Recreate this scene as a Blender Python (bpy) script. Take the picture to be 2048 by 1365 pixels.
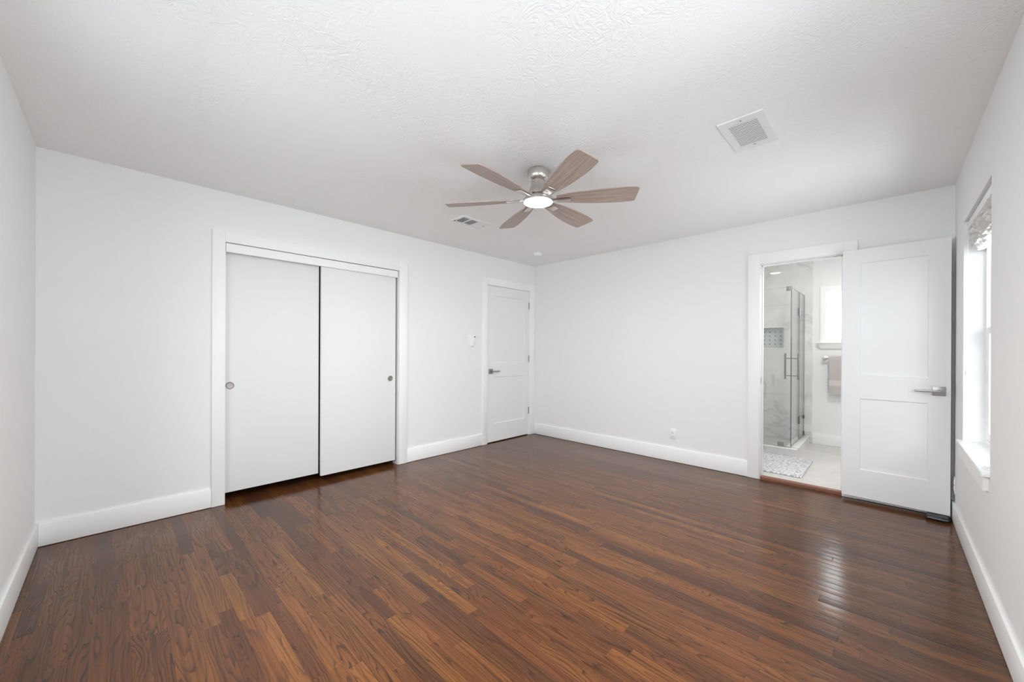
import bpy, bmesh, math, random
from mathutils import Vector, Matrix, noise

random.seed(7)
for o in list(bpy.data.objects):
    bpy.data.objects.remove(o, do_unlink=True)
scene = bpy.context.scene
COL = scene.collection

# ------------------------------------------------------------------ camera
W, L, H = 4.059, 4.618, 2.44          # room: x 0..W, y -L..0, ceiling height
IMG_W, IMG_H = 2048.0, 1365.0
F_PX, PP_Y = 772.51, 702.04
YAW, PITCH, ROLL = math.radians(44.238), math.radians(-0.0477), math.radians(0.2597)
f0 = Vector((-math.sin(YAW), math.cos(YAW), 0)); r0 = Vector((math.cos(YAW), math.sin(YAW), 0)); u0 = Vector((0, 0, 1))
fw = f0 * math.cos(PITCH) + u0 * math.sin(PITCH)
up = -f0 * math.sin(PITCH) + u0 * math.cos(PITCH)
rt, up = r0 * math.cos(ROLL) + up * math.sin(ROLL), -r0 * math.sin(ROLL) + up * math.cos(ROLL)
cd = bpy.data.cameras.new('camera')
cam = bpy.data.objects.new('camera', cd); COL.objects.link(cam)
M = Matrix.Identity(4)
for i in range(3):
    M[i][0], M[i][1], M[i][2] = rt[i], up[i], -fw[i]
M[0][3], M[1][3], M[2][3] = 3.7114, -4.2787, 1.2130
cam.matrix_world = M
cd.sensor_fit = 'HORIZONTAL'; cd.sensor_width = 36.0
cd.lens = F_PX / IMG_W * 36.0
cd.shift_y = (PP_Y - IMG_H / 2) / IMG_W
cd.clip_start = 0.02
scene.camera = cam

# ------------------------------------------------------------------ world, daylight, exposure
world = bpy.data.worlds.new('world'); scene.world = world
world.use_nodes = True
bgn = world.node_tree.nodes['Background']
bgn.inputs[0].default_value = (0.86, 0.93, 1.0, 1); bgn.inputs[1].default_value = 2.42

def area_light(name, loc, rot, sx, sy, power, color=(1, 1, 1), spread=180):
    ld = bpy.data.lights.new(name, 'AREA'); ld.shape = 'RECTANGLE'; ld.size = sx; ld.size_y = sy
    ld.energy = power; ld.color = color; ld.spread = math.radians(spread)
    lo = bpy.data.objects.new(name, ld); COL.objects.link(lo); lo.location = loc; lo.rotation_euler = rot
    return lo
DAY = (0.93, 0.97, 1.0)
HP = math.pi / 2
# overcast daylight at the seen window and two added ones: sky above, ground below
P_SIDE_SKY, P_SIDE_GND, P_NEAR_SKY, P_NEAR_GND, P_REAR_SKY, P_REAR_GND = 3.0, 162.1, 106.7, 4.5, 105.1, 3.0
T = math.radians(28); T2 = math.radians(48)
area_light('sky_beside_door', (W + 0.75, -0.93, 1.95), (0, HP - T, 0), 1.3, 1.3, P_SIDE_SKY, DAY)
area_light('ground_beside_door', (W + 2.3, -0.93, -0.10), (0, HP + T2, 0), 2.6, 3.0, P_SIDE_GND, DAY)
area_light('sky_added_side_window', (W + 0.75, -3.15, 2.00), (0, HP - T, 0), 1.3, 2.0, P_NEAR_SKY, DAY)
area_light('ground_added_side_window', (W + 2.3, -4.2, -0.10), (0, HP + T2, 0), 2.6, 3.0, P_NEAR_GND, DAY)
area_light('sky_added_rear_window', (2.50, -L - 0.85, 2.05), (HP - T, 0, 0), 2.8, 1.3, P_REAR_SKY, DAY)
area_light('ground_added_rear_window', (2.40, -L - 2.3, -0.10), (HP + T2, 0, 0), 4.0, 2.6, P_REAR_GND, DAY)

scene.view_settings.view_transform = 'Standard'
scene.view_settings.look = 'None'
scene.view_settings.gamma = 1.0
scene.view_settings.use_curve_mapping = False
scene.view_settings.exposure = 0.05
cy = scene.cycles
cy.max_bounces = 14; cy.diffuse_bounces = 8; cy.glossy_bounces = 6; cy.transmission_bounces = 8; cy.transparent_max_bounces = 16
cy.caustics_reflective = False; cy.caustics_refractive = False
cy.use_denoising = True
cy.sample_clamp_indirect = 6.0

# ------------------------------------------------------------------ material helpers
class NT:
    def __init__(s, mat):
        mat.use_nodes = True
        s.t = mat.node_tree; s.n = s.t.nodes; s.l = s.t.links
        s.bsdf = s.n.get('Principled BSDF'); s.out = s.n.get('Material Output')
    def link(s, a, b): s.l.new(a, b)
    def put(s, sock, v):
        if hasattr(v, 'is_linked') or hasattr(v, 'links'): s.l.new(v, sock)
        else: sock.default_value = v
    def math(s, op, a, b=None, c=None, clamp=False):
        n = s.n.new('ShaderNodeMath'); n.operation = op; n.use_clamp = clamp
        s.put(n.inputs[0], a)
        if b is not None: s.put(n.inputs[1], b)
        if c is not None: s.put(n.inputs[2], c)
        return n.outputs[0]
    def obj(s):
        return s.n.new('ShaderNodeTexCoord').outputs['Object']
    def sep(s, v):
        n = s.n.new('ShaderNodeSeparateXYZ'); s.put(n.inputs[0], v); return n.outputs
    def comb(s, x, y, z):
        n = s.n.new('ShaderNodeCombineXYZ')
        for i, v in enumerate((x, y, z)): s.put(n.inputs[i], v)
        return n.outputs[0]
    def noise(s, vec, scale=1.0, detail=2.0, rough=0.5, dist=0.0):
        n = s.n.new('ShaderNodeTexNoise'); s.put(n.inputs['Vector'], vec)
        n.inputs['Scale'].default_value = scale; n.inputs['Detail'].default_value = detail
        n.inputs['Roughness'].default_value = rough; n.inputs['Distortion'].default_value = dist
        return n.outputs['Fac']
    def white(s, vec, dim='3D'):
        n = s.n.new('ShaderNodeTexWhiteNoise'); n.noise_dimensions = dim
        s.put(n.inputs['W' if dim == '1D' else 'Vector'], vec)
        return n.outputs['Value'], n.outputs['Color']
    def ramp(s, fac, stops, interp='LINEAR'):
        n = s.n.new('ShaderNodeValToRGB'); s.put(n.inputs[0], fac); cr = n.color_ramp; cr.interpolation = interp
        while len(cr.elements) < len(stops): cr.elements.new(0.5)
        for e, (p, c) in zip(cr.elements, stops):
            e.position = p; e.color = (*c, 1) if len(c) == 3 else c
        return n.outputs[0]
    def mix(s, fac, a, b, blend='MIX'):
        n = s.n.new('ShaderNodeMix'); n.data_type = 'RGBA'; n.blend_type = blend
        s.put(n.inputs[0], fac)
        for k, v in ((6, a), (7, b)):
            s.put(n.inputs[k], (*v, 1) if isinstance(v, tuple) and len(v) == 3 else v)
        return n.outputs[2]
    def bump(s, height, strength=0.3, dist=0.01):
        n = s.n.new('ShaderNodeBump'); n.inputs['Strength'].default_value = strength; n.inputs['Distance'].default_value = dist
        s.put(n.inputs['Height'], height); s.l.new(n.outputs[0], s.bsdf.inputs['Normal']); return n.outputs[0]

def mat_new(name):
    m = bpy.data.materials.new(name); return m, NT(m)

def paint(name, col, rough=0.5, bump=0.0, scale=60.0, spec=0.5):
    m, t = mat_new(name)
    t.bsdf.inputs['Roughness'].default_value = rough
    t.bsdf.inputs['Specular IOR Level'].default_value = spec
    o = t.obj()
    n = t.noise(o, 2.0, 2)
    c2 = tuple(x * 0.985 for x in col)
    t.link(t.mix(n, col, c2), t.bsdf.inputs['Base Color'])
    if bump: t.bump(t.noise(o, scale, 3), bump, 0.004)
    return m

def metal(name, col, rough=0.3, brushed=True):
    m, t = mat_new(name)
    t.bsdf.inputs['Metallic'].default_value = 1.0
    t.bsdf.inputs['Base Color'].default_value = (*col, 1)
    x, y, z = t.sep(t.obj())
    n = t.noise(t.comb(t.math('MULTIPLY', x, 40.0), t.math('MULTIPLY', y, 40.0), t.math('MULTIPLY', z, 900.0)), 1.0, 2)
    t.link(t.math('MULTIPLY_ADD', n, 0.15 if brushed else 0.02, rough - 0.07), t.bsdf.inputs['Roughness'])
    return m

def glass_thin(name, tint=(0.982, 0.99, 0.988), f0=0.05):
    m = bpy.data.materials.new(name); m.use_nodes = True
    t = NT(m); t.n.remove(t.bsdf)
    lw = t.n.new('ShaderNodeLayerWeight'); lw.inputs['Blend'].default_value = 0.5
    fr = t.math('MULTIPLY_ADD', t.math('POWER', lw.outputs['Facing'], 5.0), 1.0 - f0, f0)
    tr = t.n.new('ShaderNodeBsdfTransparent'); tr.inputs[0].default_value = (*tint, 1)
    gl = t.n.new('ShaderNodeBsdfGlossy'); gl.inputs['Roughness'].default_value = 0.0
    mx = t.n.new('ShaderNodeMixShader'); t.link(fr, mx.inputs[0]); t.link(tr.outputs[0], mx.inputs[1]); t.link(gl.outputs[0], mx.inputs[2])
    t.link(mx.outputs[0], t.out.inputs[0])
    return m

def emit(name, col, strength):
    m = bpy.data.materials.new(name); m.use_nodes = True
    t = NT(m); t.n.remove(t.bsdf)
    e = t.n.new('ShaderNodeEmission'); e.inputs[0].default_value = (*col, 1); e.inputs[1].default_value = strength
    t.link(e.outputs[0], t.out.inputs[0]); return m

# ---- oak strip floor
def oak_floor():
    m, t = mat_new('oak_strip_floor')
    BW = 0.0572
    x, y, z = t.sep(t.obj())
    v = t.math('DIVIDE', y, BW); row = t.math('FLOOR', v); fv = t.math('SUBTRACT', v, row)
    r1, rc = t.white(row, '1D')
    rs = t.n.new('ShaderNodeSeparateColor'); t.link(rc, rs.inputs[0])
    blen = t.math('MULTIPLY_ADD', rs.outputs[0], 0.80, 0.42)
    u = t.math('ADD', t.math('DIVIDE', x, blen), t.math('MULTIPLY', rs.outputs[1], 37.0))
    col = t.math('FLOOR', u); fu = t.math('SUBTRACT', u, col)
    wv, wc = t.white(t.comb(row, col, 3.7), '3D')
    ws = t.n.new('ShaderNodeSeparateColor'); t.link(wc, ws.inputs[0])
    ra, rb, rg = ws.outputs[0], ws.outputs[1], ws.outputs[2]
    # figure: contour lines of a stretched noise field give cathedral grain
    gx = t.math('MULTIPLY_ADD', x, t.math('MULTIPLY_ADD', rg, 1.1, 0.8), t.math('MULTIPLY', ra, 91.0))
    gy = t.math('MULTIPLY_ADD', y, 12.0, t.math('MULTIPLY', rb, 57.0))
    gz = t.math('MULTIPLY', rg, 33.0)
    fld = t.noise(t.comb(gx, gy, gz), 1.0, 2.0, 0.42, 0.25)
    freq = t.math('MULTIPLY_ADD', rg, 12.0, 7.0)
    straight = t.math('MULTIPLY', t.math('MULTIPLY', fv, rb), 5.0)
    ph = t.math('ADD', t.math('MULTIPLY', fld, freq), straight)
    saw = t.math('FRACT', ph)                      # oak early wood: sharp on one side, fading on the other
    line = t.math('POWER', t.math('SUBTRACT', 1.0, saw), 4.0)
    line = t.math('MULTIPLY', line, t.math('DIVIDE', saw, 0.07, clamp=True))
    fine = t.noise(t.comb(t.math('MULTIPLY', x, 7.0), t.math('MULTIPLY', y, 300.0), gz), 1.0, 3, 0.6)
    pore = t.noise(t.comb(t.math('MULTIPLY', x, 45.0), t.math('MULTIPLY', y, 520.0), gz), 1.0, 1)
    pore = t.math('MULTIPLY', t.math('SUBTRACT', pore, 0.52), 5.0, clamp=True)
    brk = t.noise(t.comb(t.math('MULTIPLY', x, 5.0), t.math('MULTIPLY', y, 40.0), gz), 1.0, 2)
    blot = t.noise(t.comb(t.math('MULTIPLY_ADD', x, 2.2, t.math('MULTIPLY', rb, 19.0)), t.math('MULTIPLY', y, 9.0), gz), 1.0, 2)
    base = t.ramp(ra, [(0.0, (0.074, 0.026, 0.012)), (0.12, (0.110, 0.037, 0.014)), (0.45, (0.152, 0.051, 0.016)),
                       (0.80, (0.182, 0.063, 0.018)), (1.0, (0.225, 0.086, 0.024))])
    base = t.mix(t.math('MULTIPLY', rb, 0.30), base, (0.185, 0.078, 0.020))
    dark = (0.016, 0.007, 0.005)
    c = t.mix(t.math('MULTIPLY_ADD', blot, 1.5, -0.60, clamp=True), base, t.mix(0.50, base, dark))
    wgt = t.math('MULTIPLY', line, t.math('MULTIPLY_ADD', brk, 1.3, t.math('MULTIPLY_ADD', rb, 0.45, 0.0)), clamp=True)
    c = t.mix(wgt, c, dark)
    strk = t.noise(t.comb(t.math('MULTIPLY', x, 1.8), t.math('MULTIPLY', y, 105.0), gz), 1.0, 3, 0.55)
    c = t.mix(t.math('MULTIPLY_ADD', strk, 2.4, -1.0, clamp=True), c, t.mix(0.62, c, dark))
    c = t.mix(t.math('MULTIPLY_ADD', fine, 0.8, -0.24, clamp=True), c, t.mix(0.5, c, dark))
    c = t.mix(t.math('MULTIPLY', pore, 0.28), c, dark)
    # seams
    ev = t.math('MULTIPLY', t.math('MINIMUM', fv, t.math('SUBTRACT', 1.0, fv)), BW)
    eu = t.math('MULTIPLY', t.math('MINIMUM', fu, t.math('SUBTRACT', 1.0, fu)), blen)
    edge = t.math('MINIMUM', ev, eu)
    seam = t.math('SUBTRACT', 1.0, t.math('DIVIDE', edge, 0.0011, clamp=True))
    c = t.mix(t.math('MULTIPLY', seam, t.math('MULTIPLY_ADD', r1, 0.45, 0.3)), c, (0.010, 0.005, 0.003))
    t.link(c, t.bsdf.inputs['Base Color'])
    # slight crown and tilt of every strip, eased edges
    crown = t.math('MULTIPLY', t.math('MULTIPLY', fv, t.math('SUBTRACT', 1.0, fv)), 0.0012)
    tilt = t.math('MULTIPLY', t.math('MULTIPLY', t.math('SUBTRACT', fv, 0.5), t.math('SUBTRACT', rg, 0.5)), 0.0009)
    ease = t.math('MULTIPLY', t.math('DIVIDE', edge, 0.0022, clamp=True), 0.00025)
    wav = t.math('MULTIPLY', t.noise(t.comb(t.math('MULTIPLY', x, 1.6), t.math('MULTIPLY', y, 7.0), 0.0), 1.0, 2), 0.0016)
    gr = t.math('MULTIPLY', fine, 0.00005)
    h = t.math('ADD', t.math('ADD', t.math('ADD', crown, tilt), t.math('ADD', ease, wav)), gr)
    t.bump(h, 1.0, 1.0)
    t.link(t.math('MULTIPLY_ADD', fine, 0.10, 0.125), t.bsdf.inputs['Roughness'])
    t.bsdf.inputs['Specular IOR Level'].default_value = 0.36
    return m

def stained_wood(name, c1, c2, sx=3.0, sy=40.0, rough=0.45):
    m, t = mat_new(name)
    x, y, z = t.sep(t.obj())
    n = t.noise(t.comb(t.math('MULTIPLY', x, sx), t.math('MULTIPLY', y, sy), t.math('MULTIPLY', z, sy)), 1.0, 5, 0.6, 0.4)
    f = t.noise(t.comb(t.math('MULTIPLY', x, sx * 3), t.math('MULTIPLY', y, sy * 6), t.math('MULTIPLY', z, sy)), 1.0, 2)
    fac = t.math('ADD', t.math('MULTIPLY', n, 0.75), t.math('MULTIPLY', f, 0.25))
    t.link(t.ramp(fac, [(0.32, c1), (0.66, c2)]), t.bsdf.inputs['Base Color'])
    t.bsdf.inputs['Roughness'].default_value = rough
    return m

def ceiling_paint():
    m, t = mat_new('stomped_ceiling_paint')
    t.bsdf.inputs['Base Color'].default_value = (0.90, 0.90, 0.895, 1)
    t.bsdf.inputs['Specular IOR Level'].default_value = 0.2
    t.bsdf.inputs['Roughness'].default_value = 0.75
    o = t.obj()
    w = t.noise(o, 1.6, 2)
    n1 = t.noise(o, 13.0, 3, 0.55, 2.2)
    ridge = t.math('SUBTRACT', 1.0, t.math('MULTIPLY', t.math('ABSOLUTE', t.math('SUBTRACT', n1, 0.5)), 7.0), clamp=True)
    ridge = t.math('MULTIPLY', ridge, t.math('MULTIPLY_ADD', w, 2.4, -0.75, clamp=True))
    h = t.math('ADD', ridge, t.math('MULTIPLY', t.noise(o, 70.0, 2), 0.35))
    t.bump(h, 0.32, 0.006)
    return m

def marble_tile(name, axis_u, axis_v, u0, v0, tu, tv, rough=0.06, grout=0.0015, cols=((0.68, 0.68, 0.67), (0.82, 0.82, 0.81)), vein=(0.46, 0.46, 0.45)):
    m, t = mat_new(name)
    o = t.obj(); s = t.sep(o)
    fu = t.math('FRACT', t.math('DIVIDE', t.math('SUBTRACT', s[axis_u], u0), tu))
    fv = t.math('FRACT', t.math('DIVIDE', t.math('SUBTRACT', s[axis_v], v0), tv))
    e = t.math('MINIMUM', t.math('MULTIPLY', t.math('MINIMUM', fu, t.math('SUBTRACT', 1.0, fu)), tu),
               t.math('MULTIPLY', t.math('MINIMUM', fv, t.math('SUBTRACT', 1.0, fv)), tv))
    g = t.math('LESS_THAN', e, grout)
    n = t.noise(o, 1.7, 5, 0.55, 1.2)
    n2 = t.noise(o, 1.1, 4, 0.55, 1.8)
    vn = t.math('SUBTRACT', 1.0, t.math('MULTIPLY', t.math('ABSOLUTE', t.math('SUBTRACT', n2, 0.5)), 26.0), clamp=True)
    c = t.ramp(n, [(0.3, cols[0]), (0.7, cols[1])])
    c = t.mix(t.math('MULTIPLY', vn, 0.45), c, vein)
    c = t.mix(t.math('MULTIPLY', g, 0.5), c, (0.42, 0.42, 0.41))
    t.link(c, t.bsdf.inputs['Base Color'])
    t.bsdf.inputs['Roughness'].default_value = rough
    return m

def mosaic(name):
    m, t = mat_new(name)
    x, y, z = t.sep(t.obj())
    P = 0.064
    fx = t.math('ABSOLUTE', t.math('SUBTRACT', t.math('FRACT', t.math('DIVIDE', x, P)), 0.5))
    fz = t.math('ABSOLUTE', t.math('SUBTRACT', t.math('FRACT', t.math('DIVIDE', z, 0.056)), 0.5))
    d = t.math('ADD', fx, fz)
    dot = t.math('LESS_THAN', d, 0.23)
    gro = t.math('LESS_THAN', t.math('MINIMUM', t.math('SUBTRACT', 0.5, fx), t.math('SUBTRACT', 0.5, fz)), 0.02)
    c = t.mix(dot, (0.62, 0.64, 0.63), (0.34, 0.35, 0.36))
    c = t.mix(t.math('MULTIPLY', gro, 0.4), c, (0.50, 0.51, 0.50))
    t.link(c, t.bsdf.inputs['Base Color']); t.bsdf.inputs['Roughness'].default_value = 0.25
    return m

def mat_rug():
    m, t = mat_new('leaf_patterned_bath_mat')
    x, y, z = t.sep(t.obj())
    vo = t.n.new('ShaderNodeTexVoronoi'); vo.feature = 'DISTANCE_TO_EDGE'; vo.inputs['Scale'].default_value = 1.0
    a = t.math('ADD', t.math('MULTIPLY', x, 26.0), t.math('MULTIPLY', t.math('SINE', t.math('MULTIPLY', y, 40.0)), 0.45))
    t.link(t.comb(a, t.math('MULTIPLY', y, 40.0), 0.0), vo.inputs['Vector'])
    f = t.math('LESS_THAN', vo.outputs['Distance'], 0.11)
    n = t.noise(t.obj(), 320.0, 2)
    c = t.mix(f, (0.80, 0.80, 0.81), (0.42, 0.42, 0.43))
    c = t.mix(t.math('MULTIPLY', n, 0.35), c, (0.55, 0.55, 0.56))
    t.link(c, t.bsdf.inputs['Base Color']); t.bsdf.inputs['Roughness'].default_value = 0.95
    t.bump(t.math('MULTIPLY_ADD', n, 0.5, t.math('MULTIPLY', f, -1.0)), 0.5, 0.004)
    return m

def terry():
    m, t = mat_new('taupe_terry_cloth')
    x, y, z = t.sep(t.obj())
    band = t.math('MULTIPLY', t.math('GREATER_THAN', z, -0.350), t.math('LESS_THAN', z, -0.283))
    n = t.noise(t.obj(), 260.0, 3)
    c = t.mix(n, (0.42, 0.39, 0.37), (0.54, 0.51, 0.49))
    c = t.mix(band, c, (0.60, 0.575, 0.56))
    t.link(c, t.bsdf.inputs['Base Color']); t.bsdf.inputs['Roughness'].default_value = 0.95
    t.bump(n, 0.6, 0.004)
    return m

WALL = paint('cool_white_wall_paint', (0.83, 0.832, 0.83), 0.65, 0.05, 90, 0.3)
TRIM = paint('white_trim_paint', (0.895, 0.898, 0.895), 0.45, spec=0.3)
CLOSETP = paint('white_closet_door_paint', (0.805, 0.808, 0.806), 0.55, spec=0.07)
DOORP = paint('white_door_paint', (0.825, 0.828, 0.826), 0.55, spec=0.07)
CEIL = ceiling_paint()
FLOOR = oak_floor()
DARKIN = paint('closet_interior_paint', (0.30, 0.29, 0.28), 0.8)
NICKEL = metal('brushed_nickel', (0.66, 0.63, 0.59), 0.32)
NICKEL2 = metal('satin_nickel', (0.33, 0.31, 0.295), 0.42)
HANDLE = metal('satin_nickel_lever', (0.36, 0.345, 0.33), 0.38)
CHROME = metal('polished_chrome', (0.78, 0.78, 0.78), 0.12, False)
STEELD = metal('dark_steel_hinge', (0.22, 0.22, 0.22), 0.35, False)
GLASS = glass_thin('clear_shower_glass')
PANE = glass_thin('clear_window_glass', (0.98, 0.99, 0.99), 0.04)
GEDGE = paint('green_glass_edge', (0.13, 0.155, 0.15), 0.2, spec=0.2)
PLASTIC = paint('white_plastic', (0.85, 0.85, 0.85), 0.35)
VINYL = paint('white_vinyl_sash', (0.88, 0.885, 0.885), 0.3)
DARK = paint('dark_void', (0.02, 0.02, 0.02), 0.7)
VENTP = paint('white_enamel_register', (0.82, 0.82, 0.82), 0.4)
VENTD = paint('painted_duct_shade', (0.085, 0.083, 0.08), 0.8)  # shade of the duct openings, put into the colour of a flat sheet
BLADE = stained_wood('weathered_oak_blade', (0.27, 0.20, 0.165), (0.52, 0.425, 0.37), 3.0, 60.0, 0.4)
THRESH = stained_wood('red_oak_threshold', (0.20, 0.082, 0.048), (0.28, 0.125, 0.076), 3.0, 50.0, 0.4)
LEATHER = paint('black_leather', (0.022, 0.025, 0.028), 0.38, 0.3, 300)
MARBLE_B = marble_tile('marble_wall_tile_back', 0, 2, 2.42, 0.04, 1.2, 0.60)
MARBLE_L = marble_tile('marble_wall_tile_side', 1, 2, 0.2, 0.04, 1.2, 0.60)
CURBM = marble_tile('marble_curb', 0, 1, 0.13, 0.07, 1.2, 1.2, 0.2, 0.0)
BFLOOR = marble_tile('greige_floor_tile', 0, 1, 2.55, 0.55, 0.6, 1.2, 0.35, 0.0012, ((0.58, 0.56, 0.53), (0.66, 0.64, 0.61)), (0.57, 0.55, 0.52))
SHFLOOR = marble_tile('shower_floor_mosaic', 0, 1, 0.0, 0.0, 0.15, 0.05, 0.35, 0.003, ((0.50, 0.50, 0.49), (0.62, 0.62, 0.61)))
QUARTZ = paint('white_quartz_ledge', (0.80, 0.80, 0.79), 0.2)
MOSAIC = mosaic('octagon_and_dot_mosaic')
RUG = mat_rug()
TOWELM = terry()
SHADEM = paint('crinkled_white_shade_fabric', (0.80, 0.80, 0.77), 0.9, 0.25, 120)
LEDM = emit('warm_led_diffuser', (1.0, 0.96, 0.92), 280.0)
CANM = emit('warm_recessed_lamp', (1.0, 0.90, 0.76), 22.0)
CANM_ADDED = emit('added_bath_lamp', (1.0, 0.96, 0.93), 345.0)  # emitter of the added bathroom lamp
FROST = emit('frosted_daylit_pane', (0.86, 0.95, 1.0), 7.5)

# ------------------------------------------------------------------ mesh helpers
def box(bm, x0, x1, y0, y1, z0, z1, bev=0.0, mi=0, rot=None, seg=2):
    b = bmesh.new()
    vs = [b.verts.new(p) for p in ((x0, y0, z0), (x1, y0, z0), (x1, y1, z0), (x0, y1, z0), (x0, y0, z1), (x1, y0, z1), (x1, y1, z1), (x0, y1, z1))]
    for f in ((3, 2, 1, 0), (4, 5, 6, 7), (0, 1, 5, 4), (1, 2, 6, 5), (2, 3, 7, 6), (3, 0, 4, 7)):
        b.faces.new([vs[i] for i in f])
    if bev:
        bmesh.ops.bevel(b, geom=list(b.edges), offset=bev, segments=seg, affect='EDGES', profile=0.5, clamp_overlap=True)
    join(bm, b, mi, rot)

def join(bm, b, mi=0, mtx=None):
    if mtx is not None: bmesh.ops.transform(b, matrix=mtx, verts=b.verts)
    for f in b.faces: f.material_index = mi
    me = bpy.data.meshes.new('tmp'); b.to_mesh(me); b.free(); bm.from_mesh(me); bpy.data.meshes.remove(me)

def lathe(bm, prof, seg=48, mi=0, mtx=None, cap0=True, cap1=True):
    b = bmesh.new(); rings = []
    for r, z in prof:
        rings.append([b.verts.new((r * math.cos(2 * math.pi * i / seg), r * math.sin(2 * math.pi * i / seg), z)) for i in range(seg)])
    for a, c in zip(rings, rings[1:]):
        for i in range(seg):
            b.faces.new((a[i], a[(i + 1) % seg], c[(i + 1) % seg], c[i]))
    if cap0: b.faces.new(list(reversed(rings[0])))
    if cap1: b.faces.new(rings[-1])
    bmesh.ops.recalc_face_normals(b, faces=b.faces)
    join(bm, b, mi, mtx)

def tube(bm, pts, r, seg=10, mi=0, closed=False):
    pts = [Vector(p) for p in pts]; b = bmesh.new(); rings = []
    n = len(pts)
    for i, p in enumerate(pts):
        if closed: d = pts[(i + 1) % n] - pts[i - 1]
        else: d = pts[min(i + 1, n - 1)] - pts[max(i - 1, 0)]
        d.normalize()
        a = d.cross(Vector((0, 0, 1)))
        if a.length < 1e-3: a = d.cross(Vector((1, 0, 0)))
        a.normalize(); c = d.cross(a)
        rings.append([b.verts.new(p + r * (a * math.cos(2 * math.pi * k / seg) + c * math.sin(2 * math.pi * k / seg))) for k in range(seg)])
    prs = list(zip(rings, rings[1:])) + ([(rings[-1], rings[0])] if closed else [])
    for q, s in prs:
        for k in range(seg): b.faces.new((q[k], q[(k + 1) % seg], s[(k + 1) % seg], s[k]))
    if not closed:
        b.faces.new(list(reversed(rings[0]))); b.faces.new(rings[-1])
    bmesh.ops.recalc_face_normals(b, faces=b.faces)
    join(bm, b, mi)

def grid_wall(bm, n_ax, n0, n1, ua, u0, u1, va, v0, v1, holes, mi=0):
    """a slab with rectangular openings; holes = [(u0,u1,v0,v1)]"""
    b = bmesh.new()
    us = sorted({u0, u1, *[h[0] for h in holes], *[h[1] for h in holes]}); us = [u for u in us if u0 <= u <= u1]
    vs = sorted({v0, v1, *[h[2] for h in holes], *[h[3] for h in holes]}); vs = [v for v in vs if v0 <= v <= v1]
    cache = {}
    def P(u, v, n):
        k = (round(u, 5), round(v, 5), n)
        if k not in cache:
            c = [0, 0, 0]; c[ua] = u; c[va] = v; c[n_ax] = n; cache[k] = b.verts.new(c)
        return cache[k]
    def solid(i, j):
        if i < 0 or j < 0 or i >= len(us) - 1 or j >= len(vs) - 1: return False
        cu, cv = (us[i] + us[i + 1]) / 2, (vs[j] + vs[j + 1]) / 2
        return not any(h[0] < cu < h[1] and h[2] < cv < h[3] for h in holes)
    for i in range(len(us) - 1):
        for j in range(len(vs) - 1):
            if not solid(i, j): continue
            a, c, d, e = us[i], us[i + 1], vs[j], vs[j + 1]
            for n in (n0, n1): b.faces.new((P(a, d, n), P(c, d, n), P(c, e, n), P(a, e, n)))
            if not solid(i - 1, j): b.faces.new((P(a, d, n0), P(a, e, n0), P(a, e, n1), P(a, d, n1)))
            if not solid(i + 1, j): b.faces.new((P(c, d, n0), P(c, e, n0), P(c, e, n1), P(c, d, n1)))
            if not solid(i, j - 1): b.faces.new((P(a, d, n0), P(c, d, n0), P(c, d, n1), P(a, d, n1)))
            if not solid(i, j + 1): b.faces.new((P(a, e, n0), P(c, e, n0), P(c, e, n1), P(a, e, n1)))
    bmesh.ops.recalc_face_normals(b, faces=b.faces)
    join(bm, b, mi)

def obj(name, bm, mats, parent=None, loc=(0, 0, 0), rot=(0, 0, 0), smooth=35):
    me = bpy.data.meshes.new(name); bm.to_mesh(me); bm.free()
    for m in (mats if isinstance(mats, (list, tuple)) else [mats]): me.materials.append(m)
    if smooth:
        me.polygons.foreach_set('use_smooth', [True] * len(me.polygons))
        me.set_sharp_from_angle(angle=math.radians(smooth))
    o = bpy.data.objects.new(name, me); COL.objects.link(o)
    o.location = loc; o.rotation_euler = rot
    if parent is not None: o.parent = parent
    return o

def tag(o, label=None, cat=None, group=None, kind=None):
    if label: o['label'] = label
    if cat: o['category'] = cat
    if group: o['group'] = group
    if kind: o['kind'] = kind
    return o

def empty(name, loc=(0, 0, 0), rot=(0, 0, 0)):
    o = bpy.data.objects.new(name, None); COL.objects.link(o); o.location = loc; o.rotation_euler = rot
    o.empty_display_size = 0.1
    return o

def B(*args, **kw):
    bm = bmesh.new()
    if args: box(bm, *args, **kw)
    return bm

def struct(name, bm, mats, label, cat, parent=None, **kw):
    o = obj(name, bm, mats, parent, **kw); tag(o, label, cat, kind='structure'); return o

# ------------------------------------------------------------------ room shell
CL0, CL1, CLT = -3.682, -2.188, 2.049        # closet opening (y, y, top)
DR0, DR1, DRT = -0.932, -0.118, 2.064        # closed door opening
BA0, BA1, BAT = 2.838, 3.440, 2.040          # bathroom opening (x, x, top)
WI0, WI1, WIB, WIT = -1.392, -0.460, 0.643, 2.055  # window recess beside the bathroom door
BZ = 0.030                                   # bathroom floor height
BY0, BY1, BX0 = 0.12, 2.002, 1.95            # bathroom extents

bm = B(-1.0, W + 0.16, -L - 0.16, 0.0, -0.12, 0.0)
struct('floor', bm, FLOOR, 'dark stained narrow strip oak floor of the bedroom', 'floor', smooth=0)
bm = B(-1.0, W + 0.16, -L - 0.16, BY1 + 0.15, H, H + 0.1)
struct('ceiling', bm, CEIL, 'white ceiling with a brushed stomp texture', 'ceiling', smooth=0)

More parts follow.
